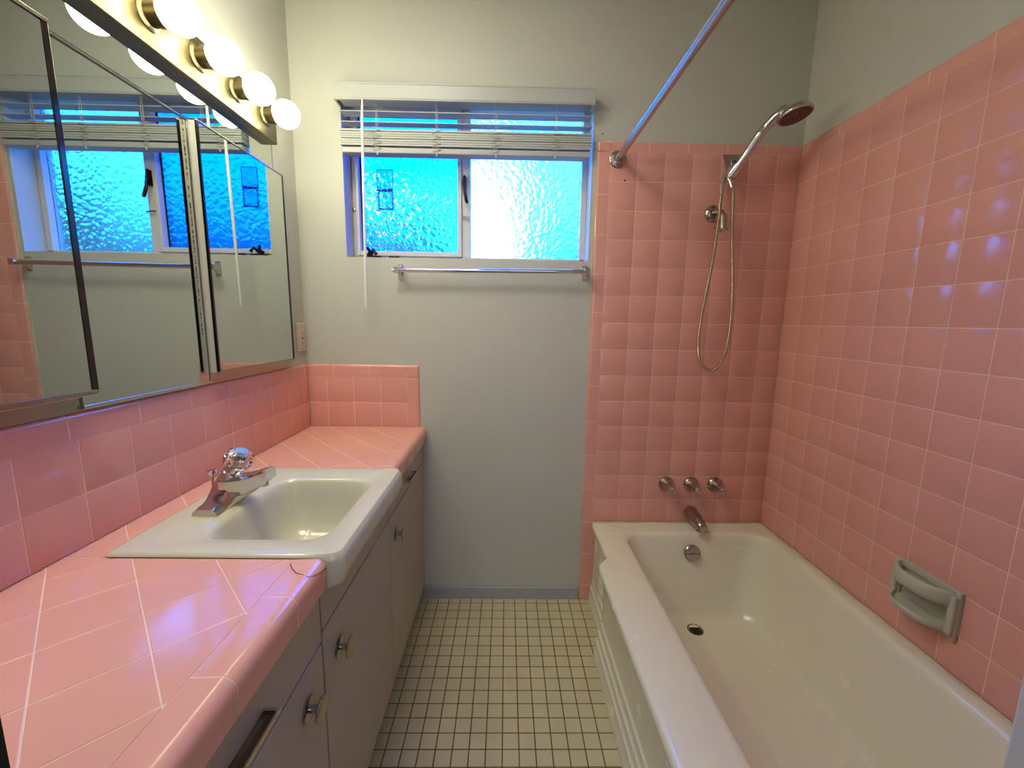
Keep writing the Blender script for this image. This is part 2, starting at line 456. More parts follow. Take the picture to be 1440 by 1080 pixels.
sweep_trim(mb, prof, X, [XL, -.715, -.566, -.411]); bull_corner(mb, -.360, -.411, 1.012, 1.062, 1)
prof = [V((-.411, YT, 0)), V((-.372, YT, 0))]+[V((-.372+.012*math.sin(a), YT+.008*(1-math.cos(a)), 0)) for a in (PI/8, PI/4, 3*PI/8, PI/2)]
sweep_trim(mb, prof, Z, [.801, 1.012])
mb.build('backsplash', ['tile', 'grout'], ct, 24)
rebase(ct, (-.6, 1.0, .745))

# ------------------------------------------------------------------ vanity cabinet
vc = thing('vanity_cabinet', 'grey painted vanity cabinet with doors and drawers under the pink counter', 'cabinet')
XF = -.350; XB = -.368
mb = MB()
xa, yb_ = XLW+.0015, YW-.0015
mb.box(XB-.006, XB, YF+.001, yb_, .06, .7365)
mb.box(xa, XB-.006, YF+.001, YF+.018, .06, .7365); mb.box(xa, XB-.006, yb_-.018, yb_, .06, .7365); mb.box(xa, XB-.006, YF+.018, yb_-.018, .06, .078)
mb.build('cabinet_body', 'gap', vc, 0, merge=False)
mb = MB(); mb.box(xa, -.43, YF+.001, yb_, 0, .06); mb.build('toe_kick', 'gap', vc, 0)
def front(name, y0, y1, z0, z1):
    m_ = MB(); m_.box(XB+.0005, XF, y0, y1, z0, z1); return m_.build(name, 'cabinet', vc, 30, bevel=.004, bseg=3)
def knob(parent, y, z):
    m_ = MB()
    prof = [(0, .004), (0, .0205), (.0015, .0222), (.0035, .0222), (.0045, .0205), (.0032, .012), (.0035, .0075), (.012, .0065), (.021, .0075), (.0225, .012), (.0215, .0205), (.0225, .0225), (.025, .0228), (.0270, .021), (.0262, .016), (.0235, .008), (.023, .001)]
    m_.lathe((XF, y, z), X, prof, 36, 0)
    k = m_.build('knob', 'oldchrome', parent, 40); k['label'] = 'spool shaped chrome knob'; return k
def cup_pull(parent, y0, y1, z):
    """rectangular chrome tray pull, open on top, standing out from the drawer front"""
    m_ = MB(); x0 = XF+.0002; x1 = XF+.0245; t = .0042
    m_.box(x0, x0+.0022, y0, y1, z-.012, z+.0015)                        # back leaf against the drawer
    m_.box(x1-t, x1, y0, y1, z-.008, z)                                  # outer lip
    m_.box(x0+.0022, x1-t, y0, y0+t, z-.010, z); m_.box(x0+.0022, x1-t, y1-t, y1, z-.010, z)
    k = m_.build('handle', ['chrome'], parent, 0, bevel=.0011, merge=False); k['label'] = 'rectangular chrome tray pull'
    m_ = MB(); m_.box(x0+.0022, x1-t, y0+t, y1-t, z-.010, z-.0085); m_.build('tray_floor', 'brass', k, 0)
    return k
dr = front('drawer', YF+.02, .7215, .628, .736); cup_pull(dr, .445, .534, .680)
dd = front('cabinet_door', YF+.02, .7215, .075, .622); knob(dd, .655, .548)
front('false_front', .7275, 1.1845, .646, .7355)
dd = front('cabinet_door', .7275, 1.1845, .075, .640); knob(dd, .795, .553)
dr = front('drawer', 1.191, YW-.012, .646, .736); cup_pull(dr, 1.385, 1.488, .690)
dd = front('cabinet_door', 1.191, YW-.012, .075, .640); knob(dd, 1.258, .560)
mb = MB(); mb.box(XB, XF-.003, YW-.0115, YW-.0015, .06, .736); mb.build('filler_strip', 'cabinet', vc, 0)
rebase(vc, (-.6, 1.0, 0))

# ------------------------------------------------------------------ lofted basins
def rrect(x0, x1, y0, y1, rads, per=10, nc=8):
    """rounded rectangle, counter clockwise from (x1,y0) corner; rads for corners x1y0,x1y1,x0y1,x0y0; same count always"""
    cs = [(x1, y0, -PI/2, -1, 1), (x1, y1, 0, -1, -1), (x0, y1, PI/2, 1, -1), (x0, y0, PI, 1, 1)]
    pts = []
    for q in range(4):
        cx, cy, a, sx, sy = cs[q]; r = rads[q]
        ox, oy = cx+sx*r, cy+sy*r
        c = [(ox+r*math.cos(a+PI/2*k/nc), oy+r*math.sin(a+PI/2*k/nc)) for k in range(nc+1)]
        pts += c
        nx, ny, na, nsx, nsy = cs[(q+1) % 4]; nr = rads[(q+1) % 4]
        nox, noy = nx+nsx*nr, ny+nsy*nr
        e = (nox+nr*math.cos(na), noy+nr*math.sin(na))
        for k in range(1, per): pts.append((c[-1][0]+(e[0]-c[-1][0])*k/per, c[-1][1]+(e[1]-c[-1][1])*k/per))
    return pts

sk = thing('sink', 'ivory enamel rectangular drop-in sink set in the pink tiled counter', 'sink')
mb = MB(); ZS = .8075
def ring(x0, x1, y0, y1, r, z, zf=None):
    rr = r if isinstance(r, (list, tuple)) else [r]*4
    pts = rrect(x0, x1, y0, y1, rr, 12, 6)
    out = []
    for (x, y) in pts:
        zz = z
        if zf is not None:
            t = min(1, max(0, (x+.358)/.006)); zz = z+(zf-z)*t
        out.append(V((x, y, zz)))
    return out
R4 = [.022, .022, .012, .012]
rings = [ring(SX0+.002, SX1-.014, SY0+.003, SY1-.003, R4, .7985, .738),
         ring(SX0, SX1-.004, SY0+.0008, SY1-.0008, R4, .8005, .745),
         ring(SX0, SX1, SY0, SY1, R4, .8015, .765),
         ring(SX0+.0005, SX1, SY0+.0005, SY1-.0005, R4, .8030, .792),
         ring(SX0+.002, SX1-.0025, SY0+.002, SY1-.002, R4, ZS-.003, .801),
         ring(SX0+.005, SX1-.008, SY0+.005, SY1-.005, R4, ZS-.0007, .808),
         ring(SX0+.010, SX1-.017, SY0+.010, SY1-.010, R4, ZS, ZS)]
BX0, BX1, BY0, BY1 = -.622, -.357, .778, 1.108
for dlt, z, r in ((0, ZS-.0005, .045), (.006, ZS-.004, .045), (.011, ZS-.012, .046), (.015, ZS-.03, .048), (.021, ZS-.07, .05), (.030, ZS-.11, .052), (.045, ZS-.135, .055), (.07, ZS-.148, .05), (.11, ZS-.153, .02)):
    rings.append(ring(BX0+dlt, BX1-dlt, BY0+dlt, BY1-dlt, r, z))
mb.grid(rings, True, 0, False, True)
mb.build('basin', 'sink_enamel', sk, 50)
mb = MB(); mb.lathe((-.487, .943, ZS-.1528), Z, [(0, .024), (.002, .024), (.003, .021), (.001, .018), (.0015, .002)], 28); mb.build('drain', 'chrome', sk)
rebase(sk, (-.5, .95, .80))

# ------------------------------------------------------------------ sink faucet
fc = thing('sink_faucet', 'chrome single-handle centerset faucet with clear crystal knob on the ivory sink', 'faucet')
mb = MB()
yc = .952; zb = ZS
def sec(y, xa, xb, ta, tb, h):
    return [V((xa, y, zb)), V((xb, y, zb)), V((xb-tb*.25, y, zb+h*.55)), V((xb-tb, y, zb+h)), V((xa+ta, y, zb+h)), V((xa+ta*.25, y, zb+h*.55))]
secs = []
for t, h, ta in ((-1, .002, .002), (-.985, .0145, .010), (-.72, .0185, .010), (-.55, .024, .011), (-.40, .036, .013), (-.28, .048, .014), (0, .050, .014), (.28, .048, .014), (.40, .036, .013), (.55, .024, .011), (.72, .0185, .010), (.985, .0145, .010), (1, .002, .002)):
    w = .004*(1-abs(t)) if abs(t) < .5 else 0
    secs.append(sec(yc+t*.079, -.697-w, -.640+w, ta, ta, h))
mb.grid(secs, True, 0, True, True)
# spout
sp = []
for x, w, z0, z1 in ((-.668, .028, .830, .873), (-.645, .028, .828, .873), (-.62, .026, .832, .876), (-.60, .025, .840, .881), (-.58, .0235, .850, .888), (-.566, .0225, .859, .8925), (-.560, .0215, .864, .890)):
    sp.append([V((x, yc-w, z0+.003)), V((x, yc-w+.003, z0)), V((x, yc+w-.003, z0)), V((x, yc+w, z0+.003)), V((x, yc+w, z1-.006)), V((x, yc+w*.72, z1)), V((x, yc-w*.72, z1)), V((x, yc-w, z1-.006))])
mb.grid(sp, True, 0, True, True)
mb.lathe((-.578, yc, .856), -Z, [(0, .010), (.007, .010), (.008, .008), (.006, .006)], 20)
# neck under the knob
ax = V((.5, 0, 1)).normalized()
mb.lathe((-.664, yc, .853), ax, [(-.02, .027), (0, .027), (.026, .0235), (.029, .022), (.034, .022), (.036, .017), (.048, .015)], 28)
mb.build('faucet_body', 'chrome', fc, 35)
mb = MB()
mb.lathe(V((-.664, yc, .853))+ax*.047, ax, [(0, .014), (.001, .020), (.007, .027), (.016, .0315), (.026, .0315), (.035, .028), (.041, .021), (.043, .016)], 48, 0, True, True, .045, 8)
k = mb.build('crystal_knob', 'crystal', fc, 20); k['label'] = 'clear faceted acrylic knob'
mb = MB(); mb.lathe(V((-.664, yc, .853))+ax*.0905, ax, [(0, .0145), (.0015, .0145), (.0028, .012), (.003, .001)], 28); mb.build('index_cap', 'bluecap', k)
mb = MB(); mb.lathe(V((-.664, yc, .853))+ax*.0475, ax, [(0, .007), (.020, .007), (.021, .012), (.024, .012), (.025, .001)], 20); mb.build('knob_stem', 'oldchrome', k)
mb = MB(); mb.tube([(-.700, yc, ZS+.01), (-.700, yc, .876)], .0028, 10); mb.lathe((-.700, yc, .868), Z, [(0, .004), (.006, .0045), (.012, .010), (.016, .0115), (.018, .010), (.0185, .001)], 20)
mb.build('lift_rod', 'chrome', fc)
rebase(fc, (-.668, yc, ZS))

# ------------------------------------------------------------------ bathtub
tb = thing('bathtub', 'white enamelled alcove bathtub with panelled apron along the pink tiled wall', 'bathtub')
ZR = .376
def sm(t): t = min(1, max(0, t)); return t*t*(3-2*t)
def off(y): return .043*sm((y-1.385)/.055)
def tring(x0, x1, y0, y1, rads, z, wob=1, zl=None):
    pts = rrect(x0, x1, y0, y1, rads, 60, 10); out = []
    for (x, y) in pts:
        w = max(0, 1-(x-x0)/.05)
        out.append(V((x+off(y)*wob*w, y, (z if zl is None else z+(zl-z)*min(1, max(0, (x0+.06-x)/.05))))))
    return out
TY0, TY1 = YF+.002, YT-.003
TXR = XR-.003
s4 = [.004]*4
rings = []
for dx, z in ((.013, ZR-.042), (.005, ZR-.036), (.001, ZR-.026), (0, ZR-.016), (.002, ZR-.008), (.006, ZR-.003), (.013, ZR)):
    rings.append(tring(.3465+dx, TXR, TY0, TY1, s4, z))
IX0, IX1, IY0, IY1 = .502, 1.104, .335, 1.618
for dlt, z in ((-.016, ZR), (-.006, ZR-.0012), (.001, ZR-.005), (.007, ZR-.013), (.011, ZR-.028)):
    r = .085-dlt
    rings.append([V((x, y, z)) for x, y in rrect(IX0+dlt, IX1-dlt, IY0+dlt, IY1-dlt, [r, r, r*.9, r], 60, 10)])
for s_, z in ((.12, .30), (.3, .235), (.5, .165), (.66, .115), (.8, .082), (.92, .064), (1.08, .054), (1.35, .050), (1.8, .048), (2.6, .046)):
    # left, right, far walls steep, near end sloped
    rings.append([V((x, y, z)) for x, y in rrect(IX0+.011+.062*s_, IX1-.011-.080*s_, IY0+.011+.20*s_*min(1, 1.2/s_), IY1-.011-.085*s_, [.08+.03*min(s_, 1)]*2+[.08+.02*min(s_, 1)]*2 if s_ < 2 else [.06]*4, 60, 10)])
mb = MB(); mb.grid(rings, True, 0, False, True)
mb.build('tub_shell', 'enamel', tb, 60)
# apron swept along y
mb = MB()
prof = [(.362, ZR-.036), (.368, ZR-.046), (.372, ZR-.06), (.373, .150), (.3715, .142), (.366, .137), (.3655, .112), (.364, .106), (.3585, .102), (.358, .078), (.3565, .072), (.351, .068), (.350, .030), (.347, .024), (.3455, .0)]
ysn = [TY0+(TY1-TY0)*k/110 for k in range(111)]
ap = []
for y in ysn:
    # the recessed panel ends in a rounded shoulder near the far end
    e = sm((y-1.545)/.05)
    ap.append([V((x+(.360-x)*e*(.0 if x < .36 else .9)+off(y), y, z)) for x, z in prof])
mb.grid(ap, False, 0)
mb.build('apron', 'enamel', tb, 40)
# overflow plate on the sloping end wall
n_ = V((0, -1, .27)).normalized(); oc = V((.790, 1.585, .302))
mb = MB(); mb.lathe(oc, n_, [(-.004, .034), (.004, .034), (.007, .031), (.0085, .001)], 40)
a = n_.cross(X).normalized()
mb.tube([oc+n_*.009-X*.027+a*-.004, oc+n_*.0115, oc+n_*.009+X*.029+a*-.002], [.0022, .003, .0022], 8)
mb.lathe(oc+n_*.007+X*.008-Z*.014, n_, [(0, .006), (.003, .006), (.0036, .001)], 16)
k = mb.build('overflow_plate', 'oldchrome', tb, 35); k['label'] = 'round tarnished metal overflow plate'
mb = MB(); mb.lathe((.767, 1.462, .0475), Z, [(0, .030), (.0025, .030), (.0035, .027), (.0005, .023), (.0003, .0225)], 36)
mb.build('drain_ring', 'brass', tb)
mb = MB(); mb.lathe((.767, 1.462, .0482), Z, [(0, .0225), (.0008, .0225)], 30); mb.build('drain_hole', 'black', tb)
mb = MB()
mb.tube([(XR-.0055, y, ZR+.002+random.uniform(-.0006, .0006)) for y in [TY0+.01+(TY1-TY0-.02)*k/40 for k in range(41)]], .0045, 8)
mb.tube([(x, YT-.0052, ZR+.001) for x in [.39+(XR-.395)*k/20 for k in range(21)]], .004, 8)
mb.build('caulk_bead', 'cream_caulk', tb)
rebase(tb, (.75, 1.0, 0))

# ------------------------------------------------------------------ tub valves and spout
vz = .556
names3 = ['leftmost of three chrome tub faucet handles above the spout', 'middle of three chrome tub faucet handles above the spout', 'rightmost of three chrome tub faucet handles above the spout']
h0 = None
for i, x in enumerate((.708, .816, .922)):
    if h0 is None:
        h0 = thing('tub_faucet_handle', names3[0], 'faucet handle', 'tub faucet handles on the far wall')
        mb = MB(); mb.lathe((0, 0, 0), -Y, [(0, .001), (0, .034), (.006, .034), (.010, .032), (.013, .029), (.030, .024), (.048, .0185), (.052, .018)], 36)
        e1 = mb.build('escutcheon', 'oldchrome', h0, 35)
        mb = MB(); mb.lathe((0, -.050, 0), -Y, [(0, .0165), (.014, .0150), (.020, .0135), (.021, .012), (.019, .0095), (.012, .009), (.0115, .001)], 28)
        for a in (PI*.75, -PI*.2):
            mb.tube([(math.cos(a)*.012, -.052, math.sin(a)*.012), (math.cos(a)*.0145, -.071, math.sin(a)*.0145)], .0032, 8)
        e2 = mb.build('valve_stem', 'chrome', h0, 35)
        r = h0
    else:
        r = h0.copy(); C.objects.link(r); r['label'] = names3[i]
        for c in (e1, e2):
            q = c.copy(); C.objects.link(q); q.parent = r
    r.location = (x, YT, vz)
ts = thing('tub_spout', 'chrome tub spout below the three handles on the pink tile', 'spout')
mb = MB()
c0 = V((.823, YT, .428))
rings = []
for t, rx, rz, dz in ((0, .029, .029, 0), (.004, .031, .031, 0), (.012, .031, .031, 0), (.03, .0285, .029, -.001), (.06, .0255, .027, -.004), (.09, .023, .024, -.008), (.110, .021, .021, -.011), (.122, .019, .018, -.013), (.126, .015, .013, -.014)):
    rings.append([c0+V((rx*math.cos(2*PI*k/28), -t, dz+rz*math.sin(2*PI*k/28))) for k in range(28)])
mb.grid(rings, True, 0, True, True)
mb.lathe(c0+V((0, -.108, -.028)), -Z, [(0, .0165), (.006, .016), (.007, .0135), (.004, .012)], 24)
mb.build('spout_body', 'oldchrome', ts, 50)
rebase(ts, (.823, YT, .428))

# ------------------------------------------------------------------ shower
sa = thing('shower_diverter', 'chrome wall flange with diverter valve and small cross handle behind the hose', 'shower valve')
mb = MB(); f0 = V((.813, YT, 1.682))
mb.lathe(f0, -Y, [(0, .033), (.003, .033), (.008, .030), (.013, .022), (.015, .014), (.015, .001)], 36)
mb.build('flange', 'oldchrome', sa, 35)
mb = MB(); mb.tube([f0, f0+V((.004, -.03, 0)), f0+V((.012, -.045, -.006)), f0+V((.018, -.055, -.020)), f0+V((.019, -.056, -.066))], [.011, .011, .012, .0125, .0125], 18); mb.build('shower_arm', 'oldchrome', sa, 50)
mb = MB(); cc = f0+V((.019, -.056, -.066))
mb.tube([cc-X*.036, cc-X*.028, cc-X*.026, cc-X*.014, cc+X*.02, cc+X*.032, cc+X*.034], [.006, .0065, .004, .007, .008, .006, .005], 14)
mb.tube([cc, cc-Z*.014], [.012, .009], 16)
mb.tube([cc-X*.01-Z*.006, cc-X*.014-Z*.016], .004, 8)
mb.build('valve_handle', 'chrome', sa, 35)
rebase(sa, tuple(f0))

sb = thing('shower_bracket', 'chrome wall bracket cradling the hand shower handle', 'bracket')
mb = MB(); b0 = V((.868, YT, 1.872))
def sq(c, ht, hb, hz, y): return [V((c.x+sx*(ht if sz > 0 else hb), y, c.z+sz*hz)) for sx, sz in ((-1, -1), (1, -1), (1, 1), (-1, 1))]
mb.grid([sq(b0, .036, .018, .030, YT), sq(b0, .036, .018, .030, YT-.005), sq(b0+V((-.001, 0, 0)), .033, .016, .028, YT-.012), sq(b0+V((-.006, 0, -.008)), .022, .012, .022, YT-.034), sq(b0+V((-.012, 0, -.020)), .012, .011, .012, YT-.050)], True, 0, True, True)
mb.build('wall_plate', 'oldchrome', sb, 25, bevel=.002)
mb = MB()
hd = V((.46, -.34, .82)).normalized()          # direction of the hand shower handle
cl = V((.848, 1.640, 1.818))
mb.tube([(.857, YT-.046, 1.853), (.853, 1.672, 1.835), cl+V((.002, .027, .002))], [.011, .010, .007], 16)
mb.lathe(cl, hd, [(-.020, .0160), (-.020, .0185), (.000, .0200), (.020, .0200), (.020, .0175), (.000, .0168), (-.020, .0160)], 24, 0, False, False)
mb.tube([(.853, 1.676, 1.842), (.838, 1.678, 1.815), (.827, 1.676, 1.790), (.824, 1.674, 1.774)], [.009, .0105, .0105, .009], 14)
mb.build('clamp', 'chrome', sb, 40)
rebase(sb, tuple(b0))

hs = thing('hand_shower', 'chrome hand shower with round spray head and looping metal hose', 'shower head')
mb = MB()
hn = V((.166, -.198, -.966)).normalized()
hc = V((.988, 1.530, 1.966))                  # centre of spray face
# handle: curved from clamp to the head
ph = [cl-hd*.026, cl-hd*.02, cl+hd*.02, cl+hd*.07]
ph += [V((.903, 1.590, 1.925)), V((.918, 1.578, 1.948)), hc+V((-.046, .022, .006))-hn*.004, hc+V((-.022, .008, .010))-hn*.012]
rd = [.010, .0135, .0145, .0155, .0165, .0155, .018, .020]
# refine with catmull-rom
def cr(pts, rs, m):
    o, q = [], []
    for i in range(len(pts)-1):
        p0, p1, p2, p3 = pts[max(i-1, 0)], pts[i], pts[i+1], pts[min(i+2, len(pts)-1)]
        for k in range(m):
            t = k/m
            o.append(.5*((2*p1)+(p2-p0)*t+(2*p0-5*p1+4*p2-p3)*t*t+(3*p1-p0-3*p2+p3)*t**3)); q.append(rs[i]*(1-t)+rs[i+1]*t)
    return o+[pts[-1]], q+[rs[-1]]
pp, qq = cr(ph, rd, 6)
mb.tube(pp, qq, 20)
mb.lathe(hc, hn, [(-.030, .010), (-.0285, .024), (-.022, .040), (-.013, .050), (-.004, .0545), (0, .0550), (.003, .0535), (.0035, .049)], 40, 0, True, False)
mb.build('handle', 'chrome', hs, 60)
mb = MB()
mb.lathe(hc, hn, [(.0035, .0495), (.0015, .048), (.0015, .034), (.003, .033), (.003, .020), (.001, .019), (.001, .001)], 40, 0, False, True)
u = hn.orthogonal().normalized(); w = hn.cross(u)
for rr_, n in ((.040, 22), (.027, 14), (.012, 6)):
    for k in range(n):
        c = hc+(u*math.cos(2*PI*k/n)+w*math.sin(2*PI*k/n))*rr_
        mb.lathe(c+hn*.001, hn, [(0, .0019), (.0038, .0012)], 6)
mb.build('spray_face', 'sprayface', hs, 40)
mb = MB(); YH = 1.640
def hp(u_, v_, y=YH):   # metres on the plane of the hose, measured from the photograph
    return V((u_, y, v_))
hose = [cl-hd*.024, V((.820, 1.662, 1.740)), V((.811, 1.648, 1.705)), V((.803, 1.630, 1.66)), V((.796, 1.624, 1.59)), V((.792, 1.628, 1.50)), V((.781, 1.635, 1.38)), V((.7725, 1.643, 1.27)), V((.768, 1.642, 1.18)), V((.778, 1.641, 1.112)), V((.805, 1.641, 1.074)), V((.840, 1.641, 1.068)), V((.868, 1.641, 1.10)), V((.885, 1.641, 1.17)), V((.890, 1.641, 1.26)), V((.886, 1.640, 1.37)), V((.866, 1.626, 1.50)), V((.853, 1.622, 1.60)), V((.849, 1.626, 1.70)), V((.848, 1.638, 1.77)), cl-hd*.024]
hose[0] = V((.8235, 1.673, 1.770))
pp, qq = cr(hose, [.0062]*len(hose), 10)
mb.tube(pp, qq, 12, 0, True, True)
k = mb.build('hanging_hose', 'hose', hs, 60)
mb = MB(); mb.tube([(.8235, 1.6735, 1.7725), (.8215, 1.668, 1.752), (.8185, 1.660, 1.735)], [.010, .0085, .0065], 14)
mb.tube([cl-hd*.024, V((.8425, 1.642, 1.782)), V((.846, 1.638, 1.760))], [.010, .0095, .0068], 14)
mb.build('hose_nut', 'chrome', hs, 40)
rebase(hs, tuple(cl))

# shower rod
sr = thing('shower_rod', 'satin steel shower curtain rod running over the tub edge', 'curtain rod')
mb = MB(); rx, rz = .424, 1.876
mb.tube([(rx, YF+.004, rz), (rx, 1.0, rz), (rx, YT-.01, rz)], .0127, 24); mb.build('rod', 'rod', sr, 40)
for y, s in ((YT, -1), (YF, 1)):
    mb = MB(); mb.lathe((rx, y, rz), Y*s, [(0, .032), (.004, .032), (.006, .029), (.011, .028), (.012, .025), (.017, .024), (.018, .020), (.026, .017), (.028, .0155)], 36); mb.build('end_flange', 'oldchrome', sr, 30)
rebase(sr, (rx, YT, rz))

# ------------------------------------------------------------------ soap dish
sd = thing('soap_dish', 'grey-white ceramic soap dish with grab bar on the pink wall tile above the tub', 'soap dish')
sy0, sy1, sz0, sz1 = .910, 1.078, .470, .600
mb = MB()
xw = XR
# frame of the plate around a recessed pocket
mb.box(xw-.012, xw, sy0, sy1, sz1-.014, sz1); mb.box(xw-.012, xw, sy0, sy1, sz0, sz0+.014)
mb.box(xw-.012, xw, sy0, sy0+.018, sz0+.014, sz1-.014); mb.box(xw-.012, xw, sy1-.018, sy1, sz0+.014, sz1-.014)
mb.box(xw-.004, xw, sy0+.018, sy1-.018, sz0+.014, sz1-.014)
mb.build('back_plate', 'ceramic', sd, 40, bevel=.004, bseg=3)
def bow(z0, z1, xo, dep, mname):
    m_ = MB(); n = 20; rings = []
    for k in range(n+1):
        t = k/n; y = sy0+.010+(sy1-sy0-.020)*t
        s = (1-abs(2*t-1)**3.2)
        xc = xw-.012-dep*s
        rr = []
        for j in range(12):
            a = 2*PI*j/12
            rr.append(V((xc+.0115*math.cos(a), y, (z0+z1)/2+(z1-z0)/2*math.sin(a))))
        rings.append(rr)
    m_.grid(rings, True, 0, True, True); return m_.build(mname, 'ceramic', sd, 60)
bow(.556, .597, 0, .044, 'grab_bar')
# tray: curved shelf with a lip
mb = MB(); n = 20; rings = []
for k in range(n+1):
    t = k/n; y = sy0+.012+(sy1-sy0-.024)*t; s = (1-abs(2*t-1)**3.5); xe = xw-.014-.048*s
    rings.append([V((xw-.004, y, .482)), V((xe+.006, y, .484)), V((xe, y, .490)), V((xe-.003, y, .500)), V((xe+.001, y, .506)), V((xe+.005, y, .503)), V((xe+.010 if s > .3 else xe+.006, y, .496)), V((xw-.004, y, .500))])
mb.grid(rings, True, 0, True, True); mb.build('tray', 'ceramic', sd, 50)
for y in (sy0+.009, sy1-.009):
    mb = MB(); mb.box(xw-.024, xw-.010, y-.008, y+.008, .484, .588); mb.build('side_post', 'ceramic', sd, 40, bevel=.005, bseg=3)
rebase(sd, (XR, .994, .47))

# ------------------------------------------------------------------ window
wn = bpy.data.objects.new('window_1', None); C.objects.link(wn); struct(wn)
FY = 1.80; FB = 1.85
mb = MB()
mb.box(WX0, WX0+.016, FY, FB, WZ0, WZ1); mb.box(.303, WX1, FY, FB, WZ0, WZ1)
mb.box(WX0, WX1, FY, FB, WZ0, 1.512); mb.box(WX0, WX1, FY, FB, 2.085, WZ1); mb.box(-.190, -.155, FY, FB, 1.512, 2.085)
mb.build('window_frame', 'winframe', wn, 0, bevel=.002)
mb = MB(); gy = 1.826
mb.box(-.6235, -.612, FY-.008, gy+.006, 1.513, 2.084); mb.box(-.207, -.1905, FY-.008, gy+.006, 1.513, 2.084)
mb.box(-.612, -.207, FY-.008, gy+.006, 1.513, 1.531); mb.box(-.612, -.207, FY-.008, gy+.006, 2.068, 2.084)
mb.build('casement_sash', 'winframe', wn, 0, bevel=.002)
mb = MB()
mb.box(-.612, -.606, gy-.006, gy-.001, 1.531, 2.068); mb.box(-.210, -.207, gy-.006, gy-.001, 1.531, 2.068); mb.box(-.606, -.21, gy-.006, gy-.001, 2.058, 2.068)
mb.build('glazing_gasket', 'darkmetal', wn, 0)
def pane(x0, x1, z0, z1, mats):
    m_ = MB(); m_.box(x0, x1, gy, gy+.005, z0, z1); o = m_.build('window_pane', mats, wn, 0, merge=False)
    for p in o.data.polygons:
        p.material_index = 0 if p.normal.y < -.5 else 1
    return o
pane(-.612, -.207, 1.531, 2.068, ['pane_l', 'pane_l2'])
pane(-.155, .303, 1.512, 2.085, ['pane_r', 'pane_r2'])
# inside return of the opening (painted) is the wall itself; sill trim
mb = MB()
mb.tube([(-.178, FY-.014, 1.832), (-.180, FY-.022, 1.80), (-.176, FY-.024, 1.765), (-.168, FY-.03, 1.728), (-.164, FY-.03, 1.722)], [.004, .006, .0065, .0075, .005], 10)
mb.box(-.184, -.172, FY-.014, FY, 1.77, 1.83)
mb.build('latch_handle', 'darkmetal', wn, 40)
mb = MB()
mb.tube([(-.575, 1.776, 1.510), (-.565, 1.765, 1.524), (-.574, 1.756, 1.540)], [.008, .007, .006], 10); mb.tube([(-.565, 1.77, 1.510), (-.548, 1.757, 1.530), (-.536, 1.752, 1.512)], [.007, .0065, .007], 10)
mb.box(-.580, -.525, 1.768, 1.795, 1.496, 1.508); mb.box(-.492, -.452, 1.778, 1.795, 1.498, 1.509)
mb.build('crank_operator', 'darkmetal', wn, 40)
mb = MB(); mb.lathe((-.634, FY, 1.693), -Y, [(0, .006), (.008, .006), (.009, .003)], 12); mb.tube([(-.186, FY-.004, 1.672), (-.186, FY-.014, 1.672), (-.155, FY-.012, 1.668)], .0035, 8)
mb.build('hinge_pin', 'oldchrome', wn, 40)
wn.location = (0, 0, 0)

# film with a dashed dark outline stuck on the left pane
ws_ = thing('window_sticker', 'clear two-box sticker with dark dashed outline on the left window pane', 'sticker')
mb = MB(); yS = gy-.0012
def dash(m_, a, b, r, seg=.008, gap=.0028):
    a, b = V(a), V(b); L_ = (b-a).length; n = max(1, int(L_/(seg+gap))); dv = (b-a)/n
    for k in range(n):
        p = a+dv*k; w_ = random.uniform(.7, 1.3)
        m_.tube([p, p+dv*.45+V((random.uniform(-.001, .001), 0, random.uniform(-.001, .001))), p+dv*(seg/(seg+gap))], r*w_, 6)
x0, x1 = -.544, -.480
for (za, zb_, xi, r) in ((1.860, 1.786, 0, .0014), (1.776, 1.706, .005, .0024)):
    a0, a1 = x0+xi, x1-xi*.4
    dash(mb, (a0, yS, za), (a1, yS, za), r); dash(mb, (a1, yS, za), (a1, yS, zb_), r); dash(mb, (a1, yS, zb_), (a0, yS, zb_), r); dash(mb, (a0, yS, zb_), (a0, yS, za), r)
dash(mb, (x0-.004, yS, 1.781), (x1+.004, yS, 1.781), .0036, .016, .004)
mb.build('dashed_outline', 'darkmetal', ws_)
mb = MB(); mb.box(x0-.004, x1+.003, gy-.0008, gy-.0003, 1.700, 1.864); mb.build('film', 'sticker', ws_, 0)
rebase(ws_, (-.512, gy, 1.78))

# ------------------------------------------------------------------ blind
bl = thing('window_blind', 'white horizontal slat blind raised halfway in the window, with valence and wand', 'blind')
BXa, BXb = -.634, .314
mb = MB(); mb.box(-.643, .3175, 1.650, 1.659, 2.042, 2.101); mb.box(-.643, .3175, 1.648, 1.651, 2.046, 2.051); mb.box(-.643, .3175, 1.648, 1.651, 2.0935, 2.099)
mb.box(-.643, -.636, 1.659, YW, 2.042, 2.101); mb.box(.3105, .3175, 1.659, YW, 2.042, 2.101)
mb.build('valence', 'whitepvc', bl, 30, bevel=.0015)
mb = MB(); mb.box(BXa+.004, BXb-.004, 1.672, 1.722, 2.050, 2.094); mb.build('head_rail', 'whitepvc', bl, 0, bevel=.002)
def slat(z, tilt=0, jit=0, th=.0014):
    m_ = MB(); n = 6; a, b = [], []
    for k in range(n+1):
        t = k/n*2-1; y = 1.7045+t*.0245; zz = z+.0022*(1-t*t)+tilt*t
        a.append((y, zz+th)); b.append((y, zz-th))
    loop = a+b[::-1]
    m_.grid([[V((x, y, q)) for y, q in loop] for x in (BXa+jit, BXb+jit)], True, 0, True, True)
    return m_.build('slat', 'whitepvc', bl, 40)
slat(2.018, .001); slat(1.982, .002, .001)
z = 1.9015
for k in range(7):
    slat(z, .0005*((k*37) % 3-1), .0016*((k*53) % 5-2)/2, .0034); z += .0084
